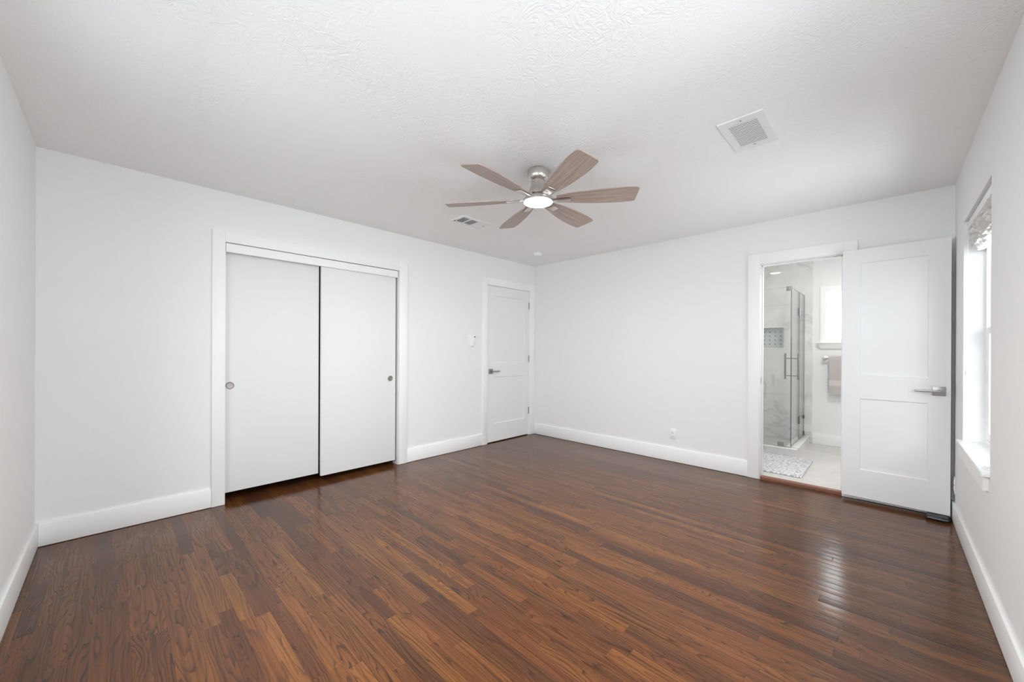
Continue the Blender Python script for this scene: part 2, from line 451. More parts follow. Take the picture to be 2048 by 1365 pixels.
bm = bmesh.new()
grid_wall(bm, 0, -0.11, 0.0, 1, -L - 0.16, 0.0, 2, 0.0, H, [(CL0, CL1, -1, CLT), (DR0, DR1, -1, DRT)])
struct('wall_left', bm, WALL, 'pale grey white wall that holds the sliding closet doors', 'wall', smooth=0)
bm = bmesh.new()
grid_wall(bm, 1, 0.0, BY0, 0, -1.0, W, 2, 0.0, H, [(BA0, BA1, -1, BAT)])
struct('wall_back', bm, WALL, 'pale grey white wall with the bathroom doorway', 'wall', smooth=0)
bm = bmesh.new()
grid_wall(bm, 0, W, W + 0.15, 1, -L - 0.16, BY1 + 0.15, 2, -0.1, H,
          [(WI0, WI1, WIB, WIT), (-3.95, -2.35, 0.70, 2.10)])
struct('wall_right', bm, WALL, 'pale grey white wall with the recessed window at the right', 'wall', smooth=0)
bm = bmesh.new()
grid_wall(bm, 1, -L - 0.15, -L, 0, -0.0, W, 2, 0.0, H, [(1.35, 3.65, 0.70, 2.12)])
struct('wall_front', bm, WALL, 'pale wall at the left edge of the photo', 'wall', smooth=0)
# closed shell behind the closet and the hall door
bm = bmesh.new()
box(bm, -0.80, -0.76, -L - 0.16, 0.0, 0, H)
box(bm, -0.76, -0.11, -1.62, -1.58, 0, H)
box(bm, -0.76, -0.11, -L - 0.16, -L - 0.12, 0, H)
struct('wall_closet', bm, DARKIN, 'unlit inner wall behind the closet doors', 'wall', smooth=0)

def baseboard(name, args, label):
    bm = B(*args, bev=0.003)
    struct(name, bm, TRIM, label, 'baseboard')
BH, BT = 0.145, 0.014
baseboard('baseboard_left', (0.0, BT, -L + BT, -3.765, 0.003, BH), 'white baseboard left of the closet casing')
baseboard('baseboard_left_middle', (0.0, BT, -2.091, -1.019, 0.003, BH), 'white baseboard between the closet and the closed door')
baseboard('baseboard_back', (0.019, 2.741, -BT, 0.0, 0.003, BH + 0.006), 'white baseboard under the wall outlet')
baseboard('baseboard_back_right', (3.529, W, -BT, 0.0, 0.003, BH + 0.006), 'white baseboard behind the open bathroom door')
baseboard('baseboard_right', (W - BT, W, -L + BT, -BT, 0.003, BH - 0.006), 'white baseboard along the window wall')
baseboard('baseboard_front', (0.0, W - BT, -L, -L + BT, 0.003, BH), 'white baseboard at the left edge of the photo')

# ------------------------------------------------------------------ closet casing, track, sliding doors
TC = 0.018
bm = bmesh.new()
box(bm, 0.0, TC, -3.765, CL0, 0.002, 2.136, bev=0.002)
box(bm, 0.0, TC, CL1, -2.091, 0.002, 2.136, bev=0.002)
box(bm, 0.0, TC, CL0, CL1, CLT, 2.136, bev=0.0015)
box(bm, -0.11, 0.0, CL0 - 0.001, CL0 + 0.004, 0.0, CLT)
box(bm, -0.11, 0.0, CL1 - 0.004, CL1 + 0.001, 0.0, CLT)
trim1 = struct('trim_1', bm, TRIM, 'flat white casing around the closet opening', 'door casing')
bm = B(-0.012, 0.010, CL0 + 0.005, CL1 - 0.016, 1.975, CLT - 0.006, bev=0.0015)
obj('track_fascia', bm, TRIM, trim1)

def cup_pull(parent, y, z, x):
    bm = bmesh.new()
    mtx = Matrix.Translation((x, y, z)) @ Matrix.Rotation(HP, 4, 'Y')
    lathe(bm, [(0.0285, -0.001), (0.0285, 0.003), (0.0265, 0.0038), (0.0240, 0.0030), (0.0225, 0.0012), (0.010, 0.0008)], 40, mtx=mtx, cap1=True)
    return obj('finger_pull', bm, NICKEL2, parent)

def slab_door(name, y0, y1, z0, z1, xf, label):
    bm = B(-0.03, 0.0, y0, y1, z0, z1, bev=0.004)
    o = struct(name, bm, CLOSETP, label, 'sliding door', loc=(xf, 0, 0))
    return o
d1 = slab_door('door_1', -3.700, -2.966, 0.068, 2.030, -0.058, 'left flat white sliding closet door, set further back')
cup_pull(d1, -3.640, 0.922, 0.0)
d2 = slab_door('door_2', -2.960, -2.212, 0.049, 2.030, -0.018, 'right flat white sliding closet door, set in front')
cup_pull(d2, -2.272, 0.914, 0.0)

# ------------------------------------------------------------------ shaker doors
def lever(parent, lx, lz, direction, front, ymirror=False):
    """square rose with a slim lever, built on the door face y=0, pointing along local x*direction; front = +1/-1 outward y"""
    s = front
    bm = bmesh.new()
    yy = sorted((0.0, s * 0.008)); box(bm, lx - 0.033, lx + 0.033, yy[0], yy[1], lz - 0.033, lz + 0.033, bev=0.002)
    lathe(bm, [(0.011, 0.0), (0.011, 0.042)], 20, mtx=Matrix.Translation((lx, s * 0.006, lz)) @ Matrix.Rotation(-HP * s, 4, 'X'))
    a, b = sorted((lx - 0.012 * direction, lx + 0.125 * direction))
    yy = sorted((s * 0.040, s * 0.050)); box(bm, a, b, yy[0], yy[1], lz - 0.008, lz + 0.008, bev=0.003)
    return obj('lever_handle', bm, HANDLE, parent)

def shaker_door(parent, w, z0, z1, front, panels):
    s = front; T = 0.035
    lo, hi = sorted((0.0, -s * T))
    bm = bmesh.new()
    grid_wall(bm, 1, lo, hi, 0, 0.0, w, 2, z0, z1, [p for p in panels])
    lo2, hi2 = sorted((-s * 0.009, -s * (T - 0.009)))
    o = obj('slab', bm, DOORP, parent, smooth=0)
    for (a, b, c, d) in panels:
        bm = bmesh.new(); box(bm, a - 0.002, b + 0.002, lo2, hi2, c - 0.002, d + 0.002)
        # small sloped sticking around the panel on both faces
        for yf, yo in ((-s * 0.009, 0.0), (-s * (T - 0.009), -s * T)):
            e = 0.005; b2 = bmesh.new()
            outer = [b2.verts.new(q) for q in ((a, yo + (yf - yo) * 0.15, c), (b, yo + (yf - yo) * 0.15, c), (b, yo + (yf - yo) * 0.15, d), (a, yo + (yf - yo) * 0.15, d))]
            inner = [b2.verts.new(q) for q in ((a + e, yf, c + e), (b - e, yf, c + e), (b - e, yf, d - e), (a + e, yf, d - e))]
            for i in range(4): b2.faces.new((outer[i], outer[(i + 1) % 4], inner[(i + 1) % 4], inner[i]))
            join(bm, b2)
        obj('panel', bm, DOORP, o, smooth=0)
    return o

def hinge(parent, x, y, z):
    bm = bmesh.new()
    lathe(bm, [(0.0065, -0.045), (0.0065, 0.045)], 14, mtx=Matrix.Translation((x, y, z)))
    lathe(bm, [(0.003, 0.045), (0.005, 0.049), (0.002, 0.052)], 12, mtx=Matrix.Translation((x, y, z)))
    return obj('hinge', bm, HANDLE, parent)

# casing of the closed door
bm = bmesh.new()
box(bm, 0.0, TC, -1.019, DR0, 0.002, 2.155, bev=0.002)
box(bm, 0.0, TC, DR1, -0.0015, 0.002, 2.155, bev=0.002)
box(bm, 0.0, TC, DR0, DR1, DRT, 2.155, bev=0.0015)
box(bm, -0.11, 0.0, DR0, DR0 + 0.003, 0.0, DRT); box(bm, -0.11, 0.0, DR1 - 0.003, DR1, 0.0, DRT); box(bm, -0.11, 0.0, DR0, DR1, DRT - 0.003, DRT)
box(bm, -0.055, -0.045, DR0, DR0 + 0.014, 0, DRT); box(bm, -0.055, -0.045, DR1 - 0.014, DR1, 0, DRT); box(bm, -0.055, -0.045, DR0, DR1, DRT - 0.014, DRT)
struct('trim_2', bm, TRIM, 'flat white casing around the closed door in the corner', 'door casing')
d3 = empty('door_3', (-0.004, DR1 - 0.005, 0.0), (0, 0, -HP))
tag(d3, 'closed white two panel door in the far corner', 'door', kind='structure')
DW = 0.803
shaker_door(d3, DW, 0.013, DRT - 0.006, 1, [(0.088, 0.672, 0.248, 0.860), (0.088, 0.672, 1.046, 1.935)])
lever(d3, DW - 0.066, 0.938, -1, 1)
for hz in (1.850, 1.094, 0.350): hinge(d3, -0.001, 0.007, hz)

# casing of the bathroom doorway and the open door
bm = bmesh.new()
for (ya, yb) in ((-TC, 0.0), (BY0, BY0 + TC)):
    box(bm, 2.741, BA0, ya, yb, 0.002 if ya < 0 else BZ, 2.140, bev=0.002)
    box(bm, BA1, 3.529, ya, yb, 0.002 if ya < 0 else BZ, 2.140, bev=0.002)
    box(bm, BA0, BA1, ya, yb, BAT, 2.140, bev=0.0015)
box(bm, BA0, BA0 + 0.004, 0.0, BY0, 0.0, BAT); box(bm, BA1 - 0.004, BA1, 0.0, BY0, 0.0, BAT); box(bm, BA0, BA1, 0.0, BY0, BAT - 0.004, BAT)
box(bm, BA0 + 0.004, BA0 + 0.015, 0.042, 0.075, 0.03, BAT - 0.004, bev=0.001); box(bm, BA1 - 0.015, BA1 - 0.004, 0.042, 0.075, 0.03, BAT - 0.004, bev=0.001)
box(bm, BA0 + 0.004, BA1 - 0.004, 0.042, 0.075, BAT - 0.015, BAT - 0.004, bev=0.001)
trim3 = struct('trim_3', bm, TRIM, 'flat white casing around the bathroom doorway', 'door casing')
bm = B(BA0 + 0.004, BA0 + 0.006, 0.003, 0.030, 0.905, 0.965, bev=0.0005)
obj('strike_plate', bm, NICKEL, trim3)
bm = B(BA0 + 0.005, BA1 - 0.005, -0.002, 0.046, -0.002, 0.0325, bev=0.007, seg=3)
struct('trim_4', bm, THRESH, 'reddish oak threshold in the bathroom doorway', 'threshold')

ang = math.radians(-2.65)
d4 = empty('door_4', (3.4385, -0.064, 0.0), (0, 0, ang))
tag(d4, 'open white two panel bathroom door swung back beside the window', 'door', kind='structure')
DW4 = 0.598
sl = shaker_door(d4, DW4, 0.036, 2.045, -1, [(0.110, 0.487, 0.262, 0.836), (0.110, 0.487, 1.024, 1.934)])
lever(d4, DW4 - 0.058, 0.930, -1, -1)
bm = B(DW4 - 0.001, DW4 + 0.001, 0.006, 0.029, 0.90, 0.96); obj('latch_plate', bm, NICKEL, d4)
for hz in (1.85, 1.05, 0.25): hinge(d4, 0.010, 0.042, hz)

# ------------------------------------------------------------------ window beside the bathroom door
FX = 4.150
def window(name, y0, y1, z0, z1, x0, label):
    w = empty(name, (x0, (y0 + y1) / 2, z0)); tag(w, label, 'window', kind='structure')
    hy = (y1 - y0) / 2; hz = z1 - z0
    bm = bmesh.new()
    grid_wall(bm, 0, 0.0, 0.055, 1, -hy, hy, 2, 0.0, hz, [(-hy + 0.03, hy - 0.03, 0.03, hz - 0.03)])
    obj('window_frame', bm, VINYL, w, smooth=0)
    mid = hz * 0.5
    for nm, a, b, dx in (('upper_sash', mid - 0.02, hz - 0.03, 0.028), ('lower_sash', 0.03, mid + 0.02, 0.006)):
        bm = bmesh.new()
        grid_wall(bm, 0, dx, dx + 0.022, 1, -hy + 0.03, hy - 0.03, 2, a, b, [(-hy + 0.068, hy - 0.068, a + 0.04, b - 0.04)])
        s = obj(nm, bm, VINYL, w, smooth=0)
        bm = B(dx + 0.009, dx + 0.013, -hy + 0.066, hy - 0.066, a + 0.038, b - 0.038)
        obj('pane', bm, PANE, s, smooth=0)
    return w
w1 = window('window_1', WI0, WI1, WIB, WIT, FX, 'recessed white sash window beside the open bathroom door')
bm = bmesh.new()
box(bm, 4.031 - FX, W - FX, -1.402 + 0.926, -0.424 + 0.926, -0.021, 0.002, bev=0.003)
box(bm, W - FX - 0.001, 0.0, WI0 + 0.926 + 0.0015, WI1 + 0.926 - 0.0015, -0.0, 0.002)
obj('window_sill', bm, TRIM, w1)
bm = bmesh.new(); b = bmesh.new()
pr = [(-1.362, -0.021), (-0.462, -0.021), (-0.478, -0.098), (-1.346, -0.098)]
vs = [[b.verts.new((xx - FX, y + 0.926, z)) for y, z in pr] for xx in (W - 0.018, W)]
b.faces.new(vs[0]); b.faces.new(list(reversed(vs[1])))
for i in range(4): b.faces.new((vs[0][i], vs[1][i], vs[1][(i + 1) % 4], vs[0][(i + 1) % 4]))
bmesh.ops.recalc_face_normals(b, faces=b.faces); join(bm, b)
obj('apron', bm, TRIM, w1)
window('window_2_added', -3.95, -2.35, 0.70, 2.10, FX, 'added unseen sash window on the window wall, for more daylight')  # unseen window, added to let more light into the bedroom
bm = bmesh.new()
w3 = empty('window_3_added', (2.50, -L - 0.10, 0.70)); tag(w3, 'added unseen wide window behind the camera, for more daylight', 'window', kind='structure')  # out of view, added because the seen window left the room dim
grid_wall(bm, 1, -0.04, 0.015, 0, -1.15, 1.15, 2, 0.0, 1.42, [(-1.10, -0.02, 0.05, 1.37), (0.02, 1.10, 0.05, 1.37)])
obj('window_frame', bm, VINYL, w3, smooth=0)
for a in (-1.11, 0.01):
    obj('pane', B(a, a + 1.10, -0.018, -0.014, 0.04, 1.38), PANE, w3, smooth=0)

# raised fabric shade with its pull cord
sh = empty('window_shade', (4.072, -0.926, WIT)); tag(sh, 'crinkled white fabric shade pulled up at the top of the window', 'window shade')
bm = B(0.0, 0.045, -0.462, 0.462, -0.058, -0.012, bev=0.003); obj('headrail', bm, VINYL, sh)
bm = bmesh.new(); NY, prof = 70, []
for i in range(15): prof.append((0.004 + 0.012 * (i % 2) + 0.010 * i / 14, -0.055 - 0.125 * i / 14))
for i in range(1, 8):
    a = math.pi * i / 8; prof.append((0.050 - 0.030 * math.cos(a), -0.180 - 0.020 * math.sin(a)))
for i in range(6): prof.append((0.072, -0.180 + 0.125 * i / 5))
b = bmesh.new(); rings = []
for j in range(NY + 1):
    y = -0.452 + 0.904 * j / NY; ring = []
    for k, (px, pz) in enumerate(prof):
        n1 = noise.noise(Vector((y * 14, k * 0.55, 1.7))); n2 = noise.noise(Vector((y * 38, k * 0.9, 6.1)))
        amp = 1.0 if k < 22 else 0.25
        ring.append(b.verts.new((max(px + amp * (0.010 * n1 + 0.006 * n2), -0.004), y, pz + amp * (0.009 * n2 + 0.006 * n1))))
    rings.append(ring)
for a, c in zip(rings, rings[1:]):
    for k in range(len(prof)):
        k2 = (k + 1) % len(prof); b.faces.new((a[k], a[k2], c[k2], c[k]))
b.faces.new(rings[0]); b.faces.new(list(reversed(rings[-1])))
bmesh.ops.recalc_face_normals(b, faces=b.faces); join(bm, b)
obj('fabric', bm, SHADEM, sh, smooth=25)
bm = bmesh.new(); tube(bm, [(-0.004, 0.372, -0.05), (-0.006, 0.372, -0.30), (-0.006, 0.370, -0.955)], 0.0013, 6)
cordp = obj('pull_cord', bm, PLASTIC, sh)
bm = bmesh.new(); lathe(bm, [(0.003, 0.0), (0.006, -0.008), (0.009, -0.030), (0.0085, -0.036)], 16, mtx=Matrix.Translation((-0.006, 0.370, -0.945)))
obj('tassel', bm, PLASTIC, cordp)
# loose looped cord left on the sill
bm = bmesh.new(); pts = []
for i in range(44):
    a = i / 44 * 4 * math.pi
    pts.append((0.030 * math.cos(a) * (1 + 0.15 * math.sin(a * 0.5)), 0.040 * math.sin(a), 0.0032 + 0.0022 * (1 + math.sin(a * 0.5))))
tube(bm, pts, 0.0022, 6, closed=True)
tag(obj('looped_cord', bm, PLASTIC, None, (4.078, -1.325, WIB + 0.001)), 'small white looped cord lying on the near end of the window sill', 'cord')

# ------------------------------------------------------------------ ceiling fan
FC = (2.001, -2.274, H)
fan = empty('ceiling_fan', FC); tag(fan, 'six blade brushed nickel ceiling fan with a lit round lamp', 'ceiling fan')
bm = bmesh.new()
lathe(bm, [(0.066, -0.004), (0.0700, -0.006), (0.0705, -0.009), (0.0705, -0.042), (0.0680, -0.054), (0.0600, -0.066), (0.0510, -0.0735), (0.0480, -0.0755)], 56)
obj('canopy', bm, NICKEL, fan)
bm = bmesh.new(); lathe(bm, [(0.060, 0.0), (0.060, -0.006)], 40); obj('mounting_ring', bm, DARK, fan)
bm = bmesh.new()
lathe(bm, [(0.0455, -0.0750), (0.0455, -0.0790), (0.0475, -0.080), (0.0480, -0.092), (0.0505, -0.108), (0.0570, -0.128), (0.0660, -0.148), (0.0735, -0.163), (0.0735, -0.172)], 56)
mot = obj('motor_housing', bm, NICKEL, fan)
bm = bmesh.new(); lathe(bm, [(0.064, -0.170), (0.066, -0.186)], 48); obj('flywheel', bm, STEELD, fan)
bm = bmesh.new()
lathe(bm, [(0.070, -0.184), (0.086, -0.186), (0.094, -0.192), (0.0995, -0.203), (0.1010, -0.214), (0.1010, -0.2195), (0.0975, -0.2195)], 64)
obj('light_rim', bm, NICKEL, fan)
bm = bmesh.new()
lathe(bm, [(0.0975, -0.2185), (0.095, -0.2205), (0.086, -0.2230), (0.065, -0.2255), (0.035, -0.2270), (0.006, -0.2275)], 64)
tag(obj('light_diffuser', bm, LEDM, fan), 'glowing round lamp diffuser')
def blade_mesh():
    b = bmesh.new()
    N = 28; up_, dn = [], []
    def half(x, side):
        s = (x - 0.125) / (0.655 - 0.125)
        base = 0.036 + 0.043 * math.sin(min(s / 0.78, 1.0) * HP) ** 0.9
        if s > 0.78: base -= 0.007 * ((s - 0.78) / 0.22) ** 1.6
        return base
    R = 0.655
    for i in range(N + 1):
        x = 0.125 + (R - 0.125) * i / N
        for side, arr in ((1, up_), (-1, dn)):
            h = half(x, side); xx = x
            tip = R - (0.012 if side > 0 else 0.0)
            xx = 0.125 + (tip - 0.125) * i / N
            arr.append((xx, side * h))
    rad = 0.018
    def rounded(arr):
        x_end, y_end = arr[-1]; s = 1 if y_end > 0 else -1
        out = [p for p in arr if p[0] < x_end - rad]
        for k in range(6):
            a = HP * k / 5
            out.append((x_end - rad + rad * math.sin(a), y_end - s * rad * (1 - math.cos(a))))
        return out
    U, D = rounded(up_), rounded(dn)
    rr = [(0.125, 0.030), ]
    outline = U + list(reversed(D))
    top = [b.verts.new((x, y, 0.003)) for x, y in outline]; bot = [b.verts.new((x, y, -0.003)) for x, y in outline]
    b.faces.new(top); b.faces.new(list(reversed(bot)))
    n = len(outline)
    for i in range(n): b.faces.new((top[i], bot[i], bot[(i + 1) % n], top[(i + 1) % n]))
    bmesh.ops.recalc_face_normals(b, faces=b.faces)
    bm = bmesh.new(); join(bm, b); return bm
PITCHB = math.radians(-12.5)
blade0 = obj('blade', blade_mesh(), BLADE, fan, (0, 0, -0.200), (PITCHB, 0, math.radians(34.5)), smooth=30)
bm = bmesh.new()
box(bm, 0.128, 0.218, -0.026, 0.026, -0.009, -0.0032, bev=0.0025)
box(bm, 0.085, 0.140, -0.014, 0.014, -0.008, 0.002, bev=0.0025)
box(bm, 0.058, 0.095, -0.011, 0.011, -0.004, 0.020, bev=0.0025)
iron0 = obj('blade_iron', bm, NICKEL, blade0)
for k in range(1, 6):
    c = blade0.copy(); COL.objects.link(c); c.parent = fan; c.rotation_euler = (PITCHB, 0, math.radians(34.5 + 60 * k))
    d = iron0.copy(); COL.objects.link(d); d.parent = c

# ------------------------------------------------------------------ ceiling registers, detector
v1 = empty('air_vent', (3.147, -1.813, H)); tag(v1, 'larger white return air grille on the ceiling right of the fan', 'air vent')
bm = bmesh.new(); grid_wall(bm, 2, -0.007, -0.0005, 0, -0.107, 0.107, 1, -0.192, 0.192, [(-0.069, 0.069, -0.136, 0.136)])
obj('frame', bm, VENTP, v1, smooth=0)
obj('duct_shade_sheet', B(-0.070, 0.070, -0.137, 0.137, -0.0012, -0.0004), VENTD, v1, smooth=0)
for k in range(16):
    y = -0.128 + 0.256 * k / 15
    bm = bmesh.new(); box(bm, -0.070, 0.070, -0.0049, 0.0049, -0.0006, 0.0006, rot=Matrix.Translation((0, y, -0.0068)) @ Matrix.Rotation(math.radians(-2), 4, 'X'))
    obj('slat', bm, VENTP, v1, smooth=0)
for y in (-0.163, 0.150):
    bm = bmesh.new(); lathe(bm, [(0.0045, -0.0068), (0.004, -0.0085)], 14, mtx=Matrix.Translation((0, y, 0))); obj('screw', bm, STEELD, v1)

v2 = empty('air_vent', (0.855, -1.905, H)); tag(v2, 'smaller white supply register on the ceiling behind the fan blades', 'air vent')
bm = bmesh.new(); secs = [(-0.150, -0.068), (-0.052, 0.030), (0.046, 0.122)]
grid_wall(bm, 2, -0.009, -0.0005, 0, -0.098, 0.098, 1, -0.175, 0.165, [(-0.066, 0.066, a, c) for a, c in secs])
obj('frame', bm, VENTP, v2, smooth=0)
obj('duct_shade_sheet', B(-0.068, 0.068, -0.152, 0.124, -0.0012, -0.0004), VENTD, v2, smooth=0)
for si, (a, c) in enumerate(secs):
    for k in range(6):
        y = a + (c - a) * (k + 0.5) / 6
        tilt = (50, 50, -32)[si]
        wd = (0.0045, 0.0045, 0.0078)[si]
        bm = bmesh.new(); box(bm, -0.067, 0.067, -wd, wd, -0.0005, 0.0005, rot=Matrix.Translation((0, y, -0.0065)) @ Matrix.Rotation(math.radians(tilt), 4, 'X'))
        obj('slat', bm, VENTP, v2, smooth=0)
bm = B(-0.062, -0.050, -0.162, -0.156, -0.018, -0.008, bev=0.001); obj('damper_lever', bm, STEELD, v2)
bm = bmesh.new(); lathe(bm, [(0.0045, -0.0088), (0.004, -0.0105)], 14, mtx=Matrix.Translation((0, 0.146, 0))); obj('screw', bm, STEELD, v2)

sd = empty('smoke_detector', (0.535, -0.566, H)); tag(sd, 'small round white smoke detector on the ceiling near the far corner', 'smoke detector')
bm = bmesh.new(); lathe(bm, [(0.058, -0.0005), (0.058, -0.010), (0.055, -0.012)], 40); obj('base', bm, PLASTIC, sd)
bm = bmesh.new(); lathe(bm, [(0.050, -0.0115), (0.049, -0.024), (0.043, -0.032), (0.030, -0.035)], 40); obj('cover', bm, PLASTIC, sd)

# ------------------------------------------------------------------ wall fittings
hd = empty('remote_holder', (0.0, -1.196, 1.322)); tag(hd, 'white plastic remote cradle on the wall left of the closed door', 'remote holder')
obj('wall_plate', B(0.0005, 0.010, -0.052, 0.052, -0.045, 0.072, bev=0.003), PLASTIC, hd)
bm = bmesh.new(); lathe(bm, [(0.034, -0.0048), (0.036, 0.0), (0.034, 0.0048)], 40, mtx=Matrix.Translation((0.0055, 0.010, -0.034)) @ Matrix.Rotation(HP, 4, 'Y'))
obj('cradle_cup', bm, PLASTIC, hd)
rc = empty('remote_control', (0.0, -1.188, 1.262), (math.radians(-12), 0, 0)); tag(rc, 'slim white remote control with one dark button, clipped on the wall cradle', 'remote control')
obj('body', B(0.0108, 0.026, -0.019, 0.019, 0.0, 0.140, bev=0.006, seg=3), PLASTIC, rc)
bm = bmesh.new(); lathe(bm, [(0.0095, -0.001), (0.0085, 0.0015)], 20, mtx=Matrix.Translation((0.026, 0.003, 0.121)) @ Matrix.Rotation(HP, 4, 'Y')); tag(obj('button', bm, DARK, rc), 'dark round button')

def outlet(loc, rot, label):
    o = empty('wall_outlet', loc, rot); tag(o, label, 'electrical outlet')
    obj('cover_plate', B(-0.036, 0.036, -0.006, -0.0005, -0.058, 0.058, bev=0.002), PLASTIC, o)
    for dz in (0.021, -0.021):
        r = obj('receptacle', B(-0.017, 0.017, -0.0085, -0.005, dz - 0.014, dz + 0.014, bev=0.002), PLASTIC, o)
        for dx in (-0.0065, 0.0065):
            obj('slot', B(dx - 0.0012, dx + 0.0012, -0.0088, -0.008, dz - 0.001, dz + 0.008), DARK, r, smooth=0)
        bm = bmesh.new(); lathe(bm, [(0.0028, 0.0), (0.0028, 0.0006)], 12, mtx=Matrix.Translation((0, -0.0083, dz - 0.007)) @ Matrix.Rotation(HP, 4, 'X')); obj('slot', bm, DARK, r)
    return o
outlet((2.020, 0.0, 0.301), (0, 0, 0), 'white duplex outlet on the back wall above the baseboard')
outlet((W, -0.085, 0.262), (0, 0, -HP), 'white outlet plate on the window wall behind the open door edge')

# black folded pouch wedged at the foot of the open door
pc = empty('folded_pouch', (3.974, -0.118, 0.0), (0, 0, math.radians(-6))); tag(pc, 'black leather pouch wedged on the floor under the open bathroom door', 'pouch')
bm = bmesh.new(); box(bm, -0.058, 0.056, -0.046, 0.042, 0.001, 0.0325, bev=0.012, seg=4)
for v in bm.verts:
    n = noise.noise(v.co * 30); v.co.z = max(0.001, v.co.z + 0.003 * n - 0.05 * max(0, -v.co.x - 0.03)* (v.co.z / 0.03)); v.co.y += 0.003 * noise.noise(v.co * 24 + Vector((3, 1, 4)))
obj('body', bm, LEATHER, pc, smooth=50)
bm = bmesh.new(); tube(bm, [(-0.050, -0.0475, 0.016), (-0.02, -0.0490, 0.017), (0.02, -0.0490, 0.017), (0.050, -0.0470, 0.018), (0.0570, -0.036, 0.018), (0.0580, 0.0, 0.018), (0.0570, 0.030, 0.018)], 0.0022, 8)
obj('zipper_seam', bm, STEELD, pc)

# ------------------------------------------------------------------ bathroom
bm = B(BX0 - 0.1, W, 0.118, BY1 + 0.12, -0.1, BZ)
box(bm, BA0 + 0.005, BA1 - 0.005, 0.044, 0.119, -0.05, BZ)
struct('floor_bathroom', bm, BFLOOR, 'pale greige tile floor of the bathroom', 'floor', smooth=0)
NI = (2.395, 2.712, 1.258, 1.545)            # niche opening
WB = (3.150, 3.700, 1.376, 1.972)            # bathroom window opening
bm = bmesh.new()
grid_wall(bm, 1, BY1, BY1 + 0.12, 0, BX0 - 0.1, W, 2, 0.0, H, [NI, WB])
struct('wall_bathroom_back', bm, WALL, 'white bathroom wall with the frosted window', 'wall', smooth=0)
bm = B(BX0 - 0.1, BX0, BY0, BY1 + 0.12, 0.0, H)
struct('wall_bathroom_left', bm, WALL, 'bathroom wall behind the shower side tile', 'wall', smooth=0)
bm = bmesh.new(); grid_wall(bm, 1, BY1 - 0.008, BY1 - 0.0005, 0, BX0 + 0.001, 3.011, 2, 0.035, H - 0.001, [NI])
struct('wall_shower_tile', bm, MARBLE_B, 'polished grey marble tile on the back of the shower', 'tile wall', smooth=0)
bm = B(BX0 + 0.0005, BX0 + 0.008, 0.96, BY1 - 0.008, 0.035, H - 0.001)
struct('wall_shower_tile_side', bm, MARBLE_L, 'polished grey marble tile on the left side of the shower', 'tile wall', smooth=0)
bm = B(3.011, 3.016, BY1 - 0.009, BY1 - 0.0005, 0.035, H - 0.001)
struct('trim_5', bm, QUARTZ, 'thin white edge strip of the shower tile', 'tile edge')
# niche
n0, n1, nz0, nz1 = NI
bm = bmesh.new()
box(bm, n0 + 0.001, n1 - 0.001, BY1 + 0.085, BY1 + 0.095, nz0 + 0.001, nz1 - 0.001)
nb = struct('trim_6', bm, MOSAIC, 'recessed shower niche lined with dotted mosaic', 'shower niche', smooth=0)
bm = bmesh.new()
grid_wall(bm, 1, BY1 - 0.012, BY1 - 0.008, 0, n0 - 0.014, n1 + 0.014, 2, nz0 - 0.006, nz1 + 0.014, [(n0, n1, nz0, nz1)])
box(bm, n0 + 0.0005, n0 + 0.008, BY1 - 0.008, BY1 + 0.085, nz0, nz1); box(bm, n1 - 0.008, n1 - 0.0005, BY1 - 0.008, BY1 + 0.085, nz0, nz1)
box(bm, n0 + 0.008, n1 - 0.008, BY1 - 0.008, BY1 + 0.085, nz1 - 0.008, nz1 - 0.0005); box(bm, n0 + 0.008, n1 - 0.008, BY1 - 0.008, BY1 + 0.085, nz0 + 0.0005, nz0 + 0.008)
obj('niche_trim', bm, QUARTZ, nb, smooth=0)
bm = B(BX0 + 0.008, 2.880, 1.10, BY1 - 0.009, BZ, 0.055)
struct('floor_shower', bm, SHFLOOR, 'tiled shower floor behind the glass', 'floor', smooth=0)
# curb
bm = bmesh.new()
box(bm, BX0 + 0.009, 2.984, 1.000, 1.098, BZ, 0.112); box(bm, 2.882, 2.984, 1.098, BY1 - 0.009, BZ, 0.112)
trim7 = struct('trim_7', bm, CURBM, 'grey marble curb at the foot of the shower glass', 'shower curb', smooth=0)
bm = bmesh.new()
box(bm, BX0 + 0.009, 2.989, 0.995, 1.101, 0.1125, 0.125, bev=0.003); box(bm, 2.878, 2.989, 1.1015, BY1 - 0.009, 0.1125, 0.125, bev=0.003)
obj('curb_cap', bm, QUARTZ, trim7)
# glass enclosure
GX, GY, GB, GT = 2.925, 1.050, 0.127, 1.948
se = empty('shower_enclosure', (GX, GY, GB)); tag(se, 'clear glass shower enclosure seen through the bathroom doorway', 'shower enclosure')
def pane(name, x0, x1, y0, y1, z0, z1, parent):
    bm = bmesh.new(); box(bm, x0, x1, y0, y1, z0, z1)
    bm.faces.ensure_lookup_table()
    dims = [x1 - x0, y1 - y0, z1 - z0]; thin = dims.index(min(dims))
    for f in bm.faces: f.material_index = 0 if abs(f.normal[thin]) > 0.9 else 1
    return obj(name, bm, [GLASS, GEDGE], parent, smooth=0)
HG = GT - GB
pane('glass_panel', BX0 + 0.010 - GX, 0.004, -0.005, 0.005, 0.0, HG, se)
gd = pane('glass_door', -0.005, 0.005, 0.012, 0.548, 0.008, HG - 0.004, se)
pane('glass_panel', -0.005, 0.005, 0.554, BY1 - 0.010 - GY, 0.0, HG, se)
bm = bmesh.new()
for sx in (-0.062, 0.062):
    tube(bm, [(sx, 0.052, 0.772), (sx, 0.052, 1.066)], 0.0095, 14)
for zz in (0.812, 1.010):
    tube(bm, [(-0.062, 0.052, zz), (-0.0052, 0.052, zz)], 0.005, 10); tube(bm, [(0.0052, 0.052, zz), (0.062, 0.052, zz)], 0.005, 10)
